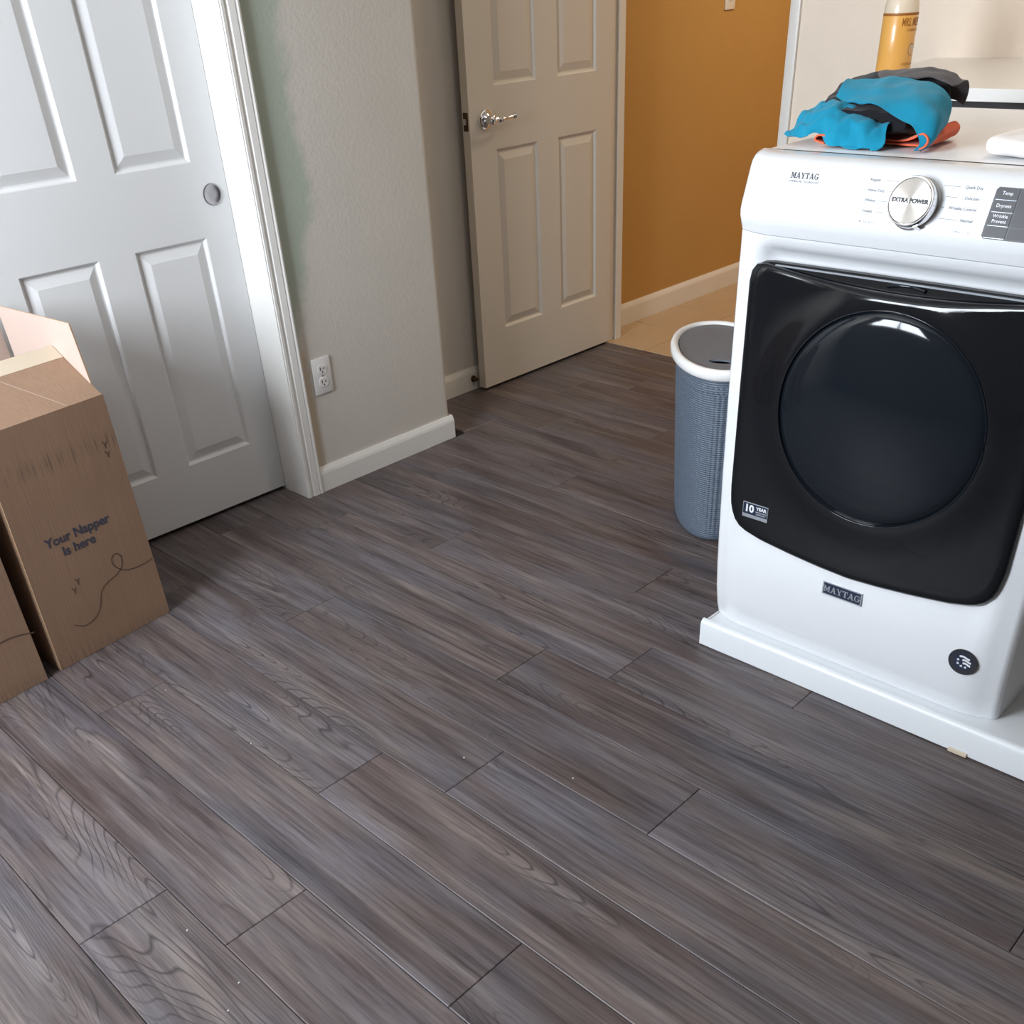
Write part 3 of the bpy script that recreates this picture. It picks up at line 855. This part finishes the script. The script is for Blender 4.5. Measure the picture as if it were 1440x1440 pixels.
# ---------------------------------------------------------------- counter behind the dryer and the bottle on it
ctn = thing('laundry_counter', 'white counter against the cream wall behind the dryer', 'counter', (3.1, .6, 0))
bm = nb(); extrude_poly(bm, [(2.728, -.60), (3.549, -.60), (3.549, 1.585), (2.86, 1.505), (2.728, 1.33)], lambda p: (p[0], p[1], 1.079), lambda p: (p[0], p[1], 1.106)); obj('worktop', bm, M['counter'], ctn, 0)
bm = nb(); box(bm, (2.93, -.58, 0), (3.549, 1.46, 1.0788)); obj('cabinet_body', bm, M['counter_shade'], ctn, 0)  # body coloured dark to stand for the shadowed gap under the worktop
bx_, by_ = 2.965, 1.436
bt = thing('soap_bottle', 'clear soap bottle with an amber label standing on the white counter', 'bottle', (bx_, by_, 1.106))
BR_ = .0435
bm = nb()
lathe(bm, [(.0, .0), (BR_-.006, .0), (BR_-.001, .004), (BR_, .012), (BR_, .148), (BR_-.001, .162), (BR_-.006, .180), (BR_-.016, .198), (BR_-.025, .208), (.0165, .216), (.016, .232), (.0, .232)], (bx_, by_, 1.1062), n=48, cap=False)
body = obj('bottle_body', bm, M['bottle'], bt, 50)
bm = nb(); lathe(bm, [(.020, .222), (.020, .252), (.018, .255), (.0, .255)], (bx_, by_, 1.1062), n=32, cap=False); obj('cap', bm, M['plate'], bt, 40)
bm = nb(); lathe(bm, [(BR_+.0004, .013), (BR_+.0009, .014), (BR_+.0009, .1435), (BR_+.0004, .1445)], (bx_, by_, 1.1062), n=64, cap=False); lbl = obj('label', bm, M['amber'], bt, 50)
bm = nb(); lathe(bm, [(BR_+.0010, .1385), (BR_+.0011, .1386), (BR_+.0011, .1440), (BR_+.0010, .1441)], (bx_, by_, 1.1062), n=64, cap=False); obj('label_band', bm, M['amber_dark'], lbl, 50)
def cyl(ang0):
    def f(a, c):
        an = math.radians(ang0)+a/BR_; r = BR_+.0013
        return (bx_+r*math.cos(an), by_+r*math.sin(an), 1.1062+c)
    return f
# the printed front is turned to the right, so only part of it shows
fc = cyl(262)
b = nb(); text_into(b, "MRS. MEYER'S", .0155, lambda a, c: fc(a, .1230+c*1.6), 'CENTER', .0003, xscale=.8)
text_into(b, 'CLEAN DAY', .0085, lambda a, c: fc(a, .106+c))
obj('label_lettering', b, M['amber_dark'], lbl, 0, normals=False)
b = nb(); text_into(b, 'LIQUID SOAP', .0080, lambda a, c: fc(a, .030+c))
obj('label_lettering', b, M['amber_dark'], lbl, 0, normals=False)
b = nb(); b.faces.new([b.verts.new(fc(.0125*math.cos(2*math.pi*k/28)+.004, .062+.0135*math.sin(2*math.pi*k/28))) for k in range(28)]); sl = obj('label_seal', b, M['tape'], lbl, 0, normals=False)
b = nb(); ribbon2d(b, [(.0125*math.cos(2*math.pi*k/28)+.004, .062+.0135*math.sin(2*math.pi*k/28)) for k in range(29)], .0016, fc); obj('label_seal_ring', b, M['amber_dark'], lbl, 0, normals=False)

# ---------------------------------------------------------------- hamper
HCX, HCY, HTH = 2.379, 1.538, math.radians(41.0)
hm = thing('laundry_hamper', 'blue-grey woven plastic laundry hamper with a white rim and grey lid beside the dryer', 'hamper', (HCX, HCY, 0))
def oval(a, b, n, e=2/2.16):
    """oval outline, long half-axis b, short half-axis a"""
    out = []; c, s_ = math.cos(HTH), math.sin(HTH)
    for k in range(n):
        t = 2*math.pi*k/n; x = b*math.copysign(abs(math.cos(t))**e, math.cos(t)); y = a*math.copysign(abs(math.sin(t))**e, math.sin(t))
        out.append((HCX+x*c-y*s_, HCY+x*s_+y*c))
    return out
NR = 56
bm = nb(); rows = []
zs = [.004, .010, .020]+[.034+.045*k for k in range(10)]+[.4440, .4445, .4515, .452, .458, .4585, .4655, .466, .485, .492]
for z in zs:
    n = NR*6; base = oval(.100+.018*(z/.49), .198+.021*(z/.49), n); row = []
    sh = .975 if z < .006 else (.992 if z < .015 else 1.0)
    for k, (x, y) in enumerate(base):
        ph = k % 6
        rel = (0, .0014, .0019, .0019, .0014, 0)[ph] if .030 < z < .4441 else .0012
        if z in (.4445, .4515, .4585, .4655): rel = (.0012, .0012, -.0005, -.0010, -.0005, .0012)[ph]
        dx, dy = x-HCX, y-HCY; l = math.hypot(dx, dy)
        row.append((HCX+dx*sh+dx/l*rel, HCY+dy*sh+dy/l*rel, z))
    rows.append(row)
V = grid(bm, rows, closed=True); bm.faces.new(list(reversed(V[0])))
hn = N('woven_blue_grey_plastic'); hv = hn.coord('Object')
spx = hn.node('ShaderNodeSeparateXYZ'); hn.link(hv, spx.inputs[0])
wv = hn.math('SINE', hn.math('MULTIPLY', spx.outputs[2], 2*math.pi/.0062))
hn.set(Base_Color=hn.mix(hn.math('MULTIPLY', hn.math('ADD', wv, 1.0), .22), rgb(100, 112, 127), rgb(80, 92, 107)), Roughness=.5); hn.bump(wv, .5, .002)
obj('body', bm, hn.m, hm, 40)
bm = nb()
rp = [(.000, .490), (.012, .486), (.017, .491), (.018, .504), (.0145, .512), (.008, .515), (.001, .514), (-.004, .508), (-.004, .495)]
grid(bm, [[(x, y, z) for x, y in oval(.1175+off, .2195+off, 96)] for off, z in rp+[rp[0]]], closed=True); obj('rim', bm, M['hamper_rim'], hm, 50)
bm = nb()
HOLE = (2.272, 1.462, .034, .017)
outer = oval(.1115, .2135, 64); rows = []
for fk, z in ((1.0, .502), (1.0, .507), (.985, .5085), (.95, .5075), (.92, .5075)):
    rows.append([(HCX+(x-HCX)*fk, HCY+(y-HCY)*fk, z) for x, y in outer])
inner = []; ch, sh_ = math.cos(HTH+1.2), math.sin(HTH+1.2)
for p in rows[-1]:
    a = math.atan2(p[1]-HOLE[1], p[0]-HOLE[0])-(HTH+1.2)
    x, y = HOLE[2]*math.cos(a), HOLE[3]*math.sin(a); inner.append((HOLE[0]+x*ch-y*sh_, HOLE[1]+x*sh_+y*ch, .5075))
rows.append(inner); rows.append([(x, y, .502) for x, y, z in inner])
grid(bm, rows, closed=True); obj('lid', bm, M['hamper_lid'], hm, 40)
bm = nb(); extrude_poly(bm, oval(.105, .205, 48), lambda p: (p[0], p[1], .470), lambda p: (p[0], p[1], .472)); obj('inner_shade_sheet', bm, M['dark'], hm, 0)  # near-black sheet standing for the shade seen through the lid hole

# ---------------------------------------------------------------- cardboard boxes
def carton(name, label, loc, rot, W, D, Hh, front_fold, printed, top_squeeze=0.0, flaps=('front', 'right', 'back', 'left')):
    t = thing(name, label, 'box', loc, rot, None)
    fr = FR[t.name]; th = .004
    def P(u, v, z):
        q = 1-(z/Hh)*top_squeeze if z <= Hh else 1-top_squeeze
        return fr @ Vector((W/2+(u-W/2)*q, v, z))
    def slab(name, pts, thv, mats, parent=t):
        """quad pts (u, v, z) thickened along thv"""
        b = nb(); a = [b.verts.new(P(*p)) for p in pts]; c = [b.verts.new(P(p[0]+thv[0], p[1]+thv[1], p[2]+thv[2])) for p in pts]
        f = b.faces.new(a); f.material_index = 0
        f = b.faces.new(list(reversed(c))); f.material_index = 1
        for i in range(4):
            f = b.faces.new((a[i], c[i], c[(i+1) % 4], a[(i+1) % 4])); f.material_index = 2
        return obj(name, b, mats, parent, 0)
    mm = [M['card'], M['card_in'], M['card_edge']]
    fp = slab('front_panel', [(0, 0, 0), (W, 0, 0), (W, 0, Hh), (0, 0, Hh)], (0, th, 0), mm)
    slab('back_panel', [(0, D, 0), (W, D, 0), (W, D, Hh), (0, D, Hh)], (0, -th, 0), mm)
    slab('side_panel', [(0, th, 0), (0, D-th, 0), (0, D-th, Hh), (0, th, Hh)], (th, 0, 0), mm)
    slab('side_panel', [(W, th, 0), (W, D-th, 0), (W, D-th, Hh), (W, th, Hh)], (-th, 0, 0), mm)
    slab('bottom_panel', [(th, th, 0), (W-th, th, 0), (W-th, D-th, 0), (th, D-th, 0)], (0, 0, th), mm)
    slab('glue_tab', [(-.0025, .004, .004), (-.0025, .036, .012), (-.0025, .036, Hh-.03), (-.0025, .004, Hh-.004)], (.002, 0, 0), mm)
    L = .165
    if 'right' in flaps:
        slab('flap', [(W, .030, Hh), (W, D-.02, Hh), (W-.004, D-.02, Hh+L), (W-.004, .045, Hh+L-.005)], (-th, 0, 0), mm)
    if 'back' in flaps:
        slab('flap', [(.006, D, Hh), (W-.006, D, Hh), (W-.010, D+.004, Hh+L), (.010, D+.004, Hh+L)], (0, -th, 0), mm)
    if 'left' in flaps:
        slab('flap', [(0, .01, Hh), (0, D-.01, Hh), (-.030 if name else 0, D-.02, Hh-.11), (-.030, .02, Hh-.11)], (-th, 0, 0), mm)
    if 'front' in flaps:
        dv, dz = front_fold
        ff = slab('flap', [(.003, 0, Hh), (W-.003, 0, Hh), (W-.008, dv, Hh+dz), (.003, dv, Hh+dz)], (0, .0015, -.0035), mm)
        l = math.hypot(dv, dz); nv, nz = -dz/l, dv/l
        b = nb(); b.faces.new([b.verts.new(P(u, dv*k+nv*.0006, Hh+dz*k+nz*.0006)) for u, k in ((.004, .76), (W-.008, .76), (W-.008, .995), (.004, .995))])
        obj('tape_strip', b, M['tape'], ff, 0, normals=False)
        b = nb(); ribbon2d(b, [(.235-.10*k/6, .76*k/6+.02) for k in range(7)], .0022, lambda u, k: P(u, dv*k+nv*.0005, Hh+dz*k+nz*.0005)); obj('crease', b, M['card_in'], ff, 0, normals=False)
    def F(u, z): return P(u, -.0007, z)
    if printed:
        b = nb()
        text_into(b, 'Your Napper', .0335, lambda a, c: F(.158+a, .322+c), 'CENTER', .0009, xscale=1.0)
        text_into(b, 'Is here', .0335, lambda a, c: F(.150+a, .288+c), 'CENTER', .0009, xscale=1.0)
        obj('lettering', b, M['ink'], fp, 0, normals=False)
        loop = catmull([Vector((a, c, 0)) for a, c in ((.070, .098), (.095, .083), (.125, .087), (.150, .108), (.166, .146), (.190, .163), (.222, .172), (.243, .188), (.248, .212), (.236, .226), (.222, .219), (.220, .203), (.232, .184), (.252, .171), (.285, .165), (.318, .166), (.334, .170))], 6)
        b = nb(); ribbon2d(b, [(p.x, p.y) for p in loop], .0026, F); obj('printed_line', b, M['ink_line'], fp, 0, normals=False)
        for a, c in ((.300, .500), (.300, .476), (.116, .205), (.100, .186)):
            b = nb(); ribbon2d(b, [(a-.006, c+.006), (a, c-.004), (a+.006, c+.003)], .003, F); ribbon2d(b, [(a, c-.004), (a-.001, c-.012)], .003, F)
            obj('printed_mark', b, M['ink_line'], fp, 0, normals=False)
    else:
        b = nb(); ribbon2d(b, [(.20+.02*k, .125+.016*math.sin(k*.5)+.004*k*.5) for k in range(8)], .003, F); obj('printed_line', b, M['ink_line'], fp, 0, normals=False)
    return t
BA = math.atan2(.0436, .3335)
carton('cardboard_box', 'open cardboard box printed with dark lettering in front of the closet door', (.631, 2.286, .0008), BA, .336, .372, .612, (.150, .096), True, .05)
carton('cardboard_box', 'cardboard box beside the lettered box, with a curved line low on its front', (.262, 2.245, .0008), math.radians(5.5), .330, .372, .66, (.150, .09), False, 0.0, ('back',))

# ---------------------------------------------------------------- clothes and towel on the dryer
TZ = 1.0858
def sheet(name, label, path, depth, mats, thick=.0028, amp=.006, freq=9, seed=0, group=None, nw=26, slant=None, edge=None):
    """cloth folded along a path in the (y, z) plane and drawn out in x"""
    pts = catmull([Vector((p[0], p[1], 0)) for p in path], 9)
    n = len(pts); rows = []
    for i in range(nw+1):
        f = i/nw; row = []
        for j, p in enumerate(pts):
            g = j/(n-1)
            xa, xb = depth(g) if callable(depth) else depth
            x = xa+(xb-xa)*f
            q = Vector((x*freq, p.x*freq+g*2.0, p.y*freq*1.4+seed*7.3))
            d = amp*(mnoise.noise(q)+.5*mnoise.noise(q*2.3))
            d2 = amp*.8*mnoise.noise(q*1.3+Vector((9, 4, 1)))
            a = pts[max(j-1, 0)]; c = pts[min(j+1, n-1)]; tx, tz = c.x-a.x, c.y-a.y; l = math.hypot(tx, tz) or 1
            k = edge(f, g) if edge else (0, 0)
            row.append([x+k[0], p.x-tz/l*d+(slant or 0)*f, max(p.y+tx/l*d+d2*.4+k[1], TZ+.004)])
        rows.append(row)
    b = nb(); grid(b, rows)
    bmesh.ops.recalc_face_normals(b, faces=b.faces)
    geo = list(b.faces); me0 = [f.normal.copy() for f in geo]
    b.normal_update()
    # thickness: second skin with the lining
    vn = {v: v.normal.copy() for v in b.verts}
    vs_ = list(b.verts); v2 = {v: b.verts.new(v.co-vn[v]*thick) for v in vs_}
    for f in geo:
        nf = b.faces.new([v2[v] for v in reversed(f.verts)]); nf.material_index = 1
    for e in [e for e in b.edges if len(e.link_faces) == 1 and e.verts[0] in v2 and e.verts[1] in v2]:
        f = b.faces.new((e.verts[0], e.verts[1], v2[e.verts[1]], v2[e.verts[0]])); f.material_index = 0
    c0_ = (sum(r[0][0] for r in rows)/len(rows), sum(p[0] for p in path)/len(path), TZ)
    o = obj(name, b, mats, None, 80, origin=c0_)
    return tag(o, label, 'clothing', group)
def patch(name, label, rows, mats, thick=.0026, amp=.004, freq=22, seed=0, sub=7, parent=None):
    """cloth through a net of points, with a lining skin behind it"""
    R1 = [catmull(r, sub) for r in rows]
    cols = [catmull([r[k] for r in R1], sub) for k in range(len(R1[0]))]
    b = nb(); G = [[cols[k][i] for k in range(len(cols))] for i in range(len(cols[0]))]
    out = []
    for i, r in enumerate(G):
        row = []
        for k, p in enumerate(r):
            q = p*freq+Vector((seed*3.1, 0, seed))
            d = Vector((mnoise.noise(q), mnoise.noise(q+Vector((7, 1, 3))), 1.3*mnoise.noise(q*1.4+Vector((2, 8, 5)))))*amp
            v = p+d; v.z = max(v.z, TZ+.0035); row.append(v)
        out.append(row)
    grid(b, out); bmesh.ops.recalc_face_normals(b, faces=b.faces); b.normal_update()
    c = sum((f.normal.x-f.normal.z*.6) for f in b.faces)
    if c > 0: bmesh.ops.reverse_faces(b, faces=b.faces); b.normal_update()
    geo = list(b.faces); vv = list(b.verts); v2 = {}
    for v in vv:
        p = v.co-v.normal*thick; p.z = max(p.z, TZ+.0006); v2[v] = b.verts.new(p)
    for f in geo:
        nf = b.faces.new([v2[v] for v in reversed(f.verts)]); nf.material_index = 1
    for e in [e for e in b.edges if len(e.link_faces) == 1 and e.verts[0] in v2 and e.verts[1] in v2]:
        b.faces.new((e.verts[0], e.verts[1], v2[e.verts[1]], v2[e.verts[0]])).material_index = 0
    if parent is not None: return obj(name, b, mats, parent, 80)
    c0_ = sum((v.co for v in vv), Vector())/len(vv); c0_.z = TZ
    return tag(obj(name, b, mats, None, 80, origin=c0_), label, 'clothing')
def V3(*p): return [Vector(q) for q in p]
# coral garment at the bottom of the pile
sheet('folded_garment', 'coral orange garment folded at the bottom of the pile of clothes', [(1.035, 1.0905), (1.056, 1.095), (1.053, 1.106), (1.035, 1.108), (1.01, 1.099), (.95, 1.0975), (.90, 1.0985), (.866, 1.110), (.846, 1.117), (.834, 1.106), (.844, 1.092), (.875, 1.0905), (.93, 1.0905), (1.0, 1.0905)],
      lambda g: (1.900 if g < .28 or .52 < g < .80 else 1.945, 2.075), [M['orange'], M['orange']], amp=.0025, seed=3, slant=.020)
# black garment: the bulky core of the pile
b = nb(); rows = []
for i in range(21):
    f = i/20; x = 1.928+.167*f; e = .72+.28*smoothstep(0, .3, f)-.10*smoothstep(.85, 1, f)
    row = []
    for k in range(80):
        a = 2*math.pi*k/80; ca, sa = math.cos(a), math.sin(a)
        y = .970+.034*f+(.103+.015*f)*e*math.copysign(abs(ca)**.6, ca)
        zt = 1.150+.041*f
        zc, zh = (zt+1.103)/2, (zt-1.103)/2
        z = zc+zh*(e if f < .3 else 1)*math.copysign(abs(sa)**.6, sa)
        q = Vector((x*30, y*30, z*34)); y += .007*mnoise.noise(q); z += .005*mnoise.noise(q+Vector((4, 9, 2)))
        if ca > .2: y += .004*math.sin(x*420+z*200)
        row.append((x+.005*mnoise.noise(q+Vector((1, 5, 7))), y, max(z, 1.101)))
    rows.append(row)
V = grid(b, rows, closed=True); b.faces.new(V[-1]); b.faces.new(list(reversed(V[0])))
tag(obj('folded_garment', b, M['black_cloth'], None, 70, origin=(2.02, .99, TZ)), 'black garment with a scalloped edge folded in the middle of the pile', 'clothing')
teal = thing('folded_garment', 'teal blue garment with dark lining folded round the end of the pile', 'clothing', (1.96, .98, TZ))
# lower fold with its wavy hem
lw = V3((1.925, 1.1373, 1.0947), (1.905, 1.09, 1.1045), (1.9045, 1.060, 1.1035), (1.898, 1.035, 1.096), (1.896, 1.0125, 1.0915), (1.893, .9726, 1.0885), (1.892, .9381, 1.088), (1.893, .9115, 1.089))
md = V3((1.935, 1.1281, 1.1098), (1.920, 1.0886, 1.1251), (1.914, 1.063, 1.133), (1.908, 1.040, 1.134), (1.907, 1.018, 1.133), (1.908, .9825, 1.128), (1.905, .9453, 1.122), (1.908, .918, 1.117))
tp = V3((1.965, 1.1229, 1.1237), (1.962, 1.1008, 1.1433), (1.960, 1.075, 1.151), (1.958, 1.0538, 1.1531), (1.958, 1.030, 1.1513), (1.962, 1.002, 1.1453), (1.952, .9612, 1.1397), (1.942, .924, 1.1306))
bk = V3(*[(p.x+.07, p.y+.012, min(p.z-.003, 1.142)) for p in tp])
patch('lower_fold', None, [lw, md, tp, bk], [M['teal'], M['navy_cloth']], amp=.0075, freq=36, seed=4, sub=9, parent=teal)
# upper fold, folded round the end of the pile
A_ = V3((1.965, 1.0534, 1.1636), (1.945, 1.0094, 1.1562), (1.925, .9594, 1.155), (1.912, .9126, 1.1434), (1.905, .879, 1.131), (1.9, .8568, 1.1171), (1.898, .8489, 1.1023), (1.896, .857, 1.0897))
M_ = V3((1.985, 1.0575, 1.1785), (1.975, 1.0189, 1.171), (1.965, .9662, 1.173), (1.95, .91, 1.1669), (1.935, .8613, 1.1556), (1.925, .8363, 1.1369), (1.915, .832, 1.1132), (1.902, .8517, 1.0892))
B_ = V3((2.02, 1.0651, 1.1893), (2.02, 1.0312, 1.1854), (2.03, .9867, 1.1876), (2.03, .931, 1.1863), (2.02, .8805, 1.1748), (2.005, .8489, 1.1487), (1.97, .8417, 1.1127), (1.905, .8502, 1.0888))
patch('upper_fold', None, [A_, M_, B_], [M['teal'], M['navy_cloth']], amp=.0045, freq=20, seed=2, sub=9, parent=teal)
patch('folded_garment', 'charcoal grey garment lying on top at the back of the pile', [V3((2.040, 1.01, 1.186), (2.042, .97, 1.1885), (2.045, .92, 1.1885), (2.045, .872, 1.178)), V3((2.065, 1.03, 1.192), (2.070, .97, 1.1955), (2.075, .915, 1.1945), (2.075, .862, 1.180)), V3((2.102, 1.04, 1.188), (2.103, .97, 1.193), (2.103, .91, 1.192), (2.100, .862, 1.168)), V3((2.106, 1.04, 1.150), (2.108, .97, 1.150), (2.108, .91, 1.150), (2.104, .868, 1.140))], [M['grey_cloth'], M['grey_cloth']], amp=.004, freq=30, seed=6)
# white towel at the right
b = nb(); rows = []
for i in range(25):
    f = i/24; y = .742-.235*f; e = min(1, (1-(1-min(f/.16, 1))**2.4))**.5*.9+.1
    row = []
    for k in range(48):
        a = 2*math.pi*k/48; ca, sa = math.cos(a), math.sin(a)
        x = 1.945+.058*e*math.copysign(abs(ca)**.6, ca); z = 1.1035+.0165*e*math.copysign(abs(sa)**.7, sa)
        q = Vector((x*34, y*34, z*40)); x += .005*mnoise.noise(q); z += .004*mnoise.noise(q+Vector((3, 3, 8)))+.0012*mnoise.noise(q*5)
        row.append((x, y, max(z, TZ+.0005)))
    rows.append(row)
V = grid(b, rows, closed=True); b.faces.new(V[-1]); b.faces.new(list(reversed(V[0])))
tag(obj('folded_towel', b, M['white_cloth'], None, 70, origin=(1.945, .63, TZ)), 'small white textured towel lying on the dryer top', 'towel')

# ---------------------------------------------------------------- paint flecks on the floor
for i, (x, y) in enumerate(((.397, 1.290), (.396, 1.120), (.352, 1.085), (1.062, 1.258), (1.166, 1.035), (.762, 2.0), (.781, 1.66))):
    b = nb(); r = .0017
    pts = [(x+r*(1+.4*math.sin(k*2.1+i))*math.cos(k*math.pi/3), y+r*(1+.4*math.cos(k*1.7+i))*math.sin(k*math.pi/3)) for k in range(6)]
    extrude_poly(b, pts, lambda p: (p[0], p[1], .0003), lambda p: (p[0], p[1], .0015))
    tag(obj('paint_fleck', b, M['fleck'], None, 0, origin=(x, y, 0)), 'tiny white fleck lying on the plank floor', 'fleck', 'white flecks on the plank floor')
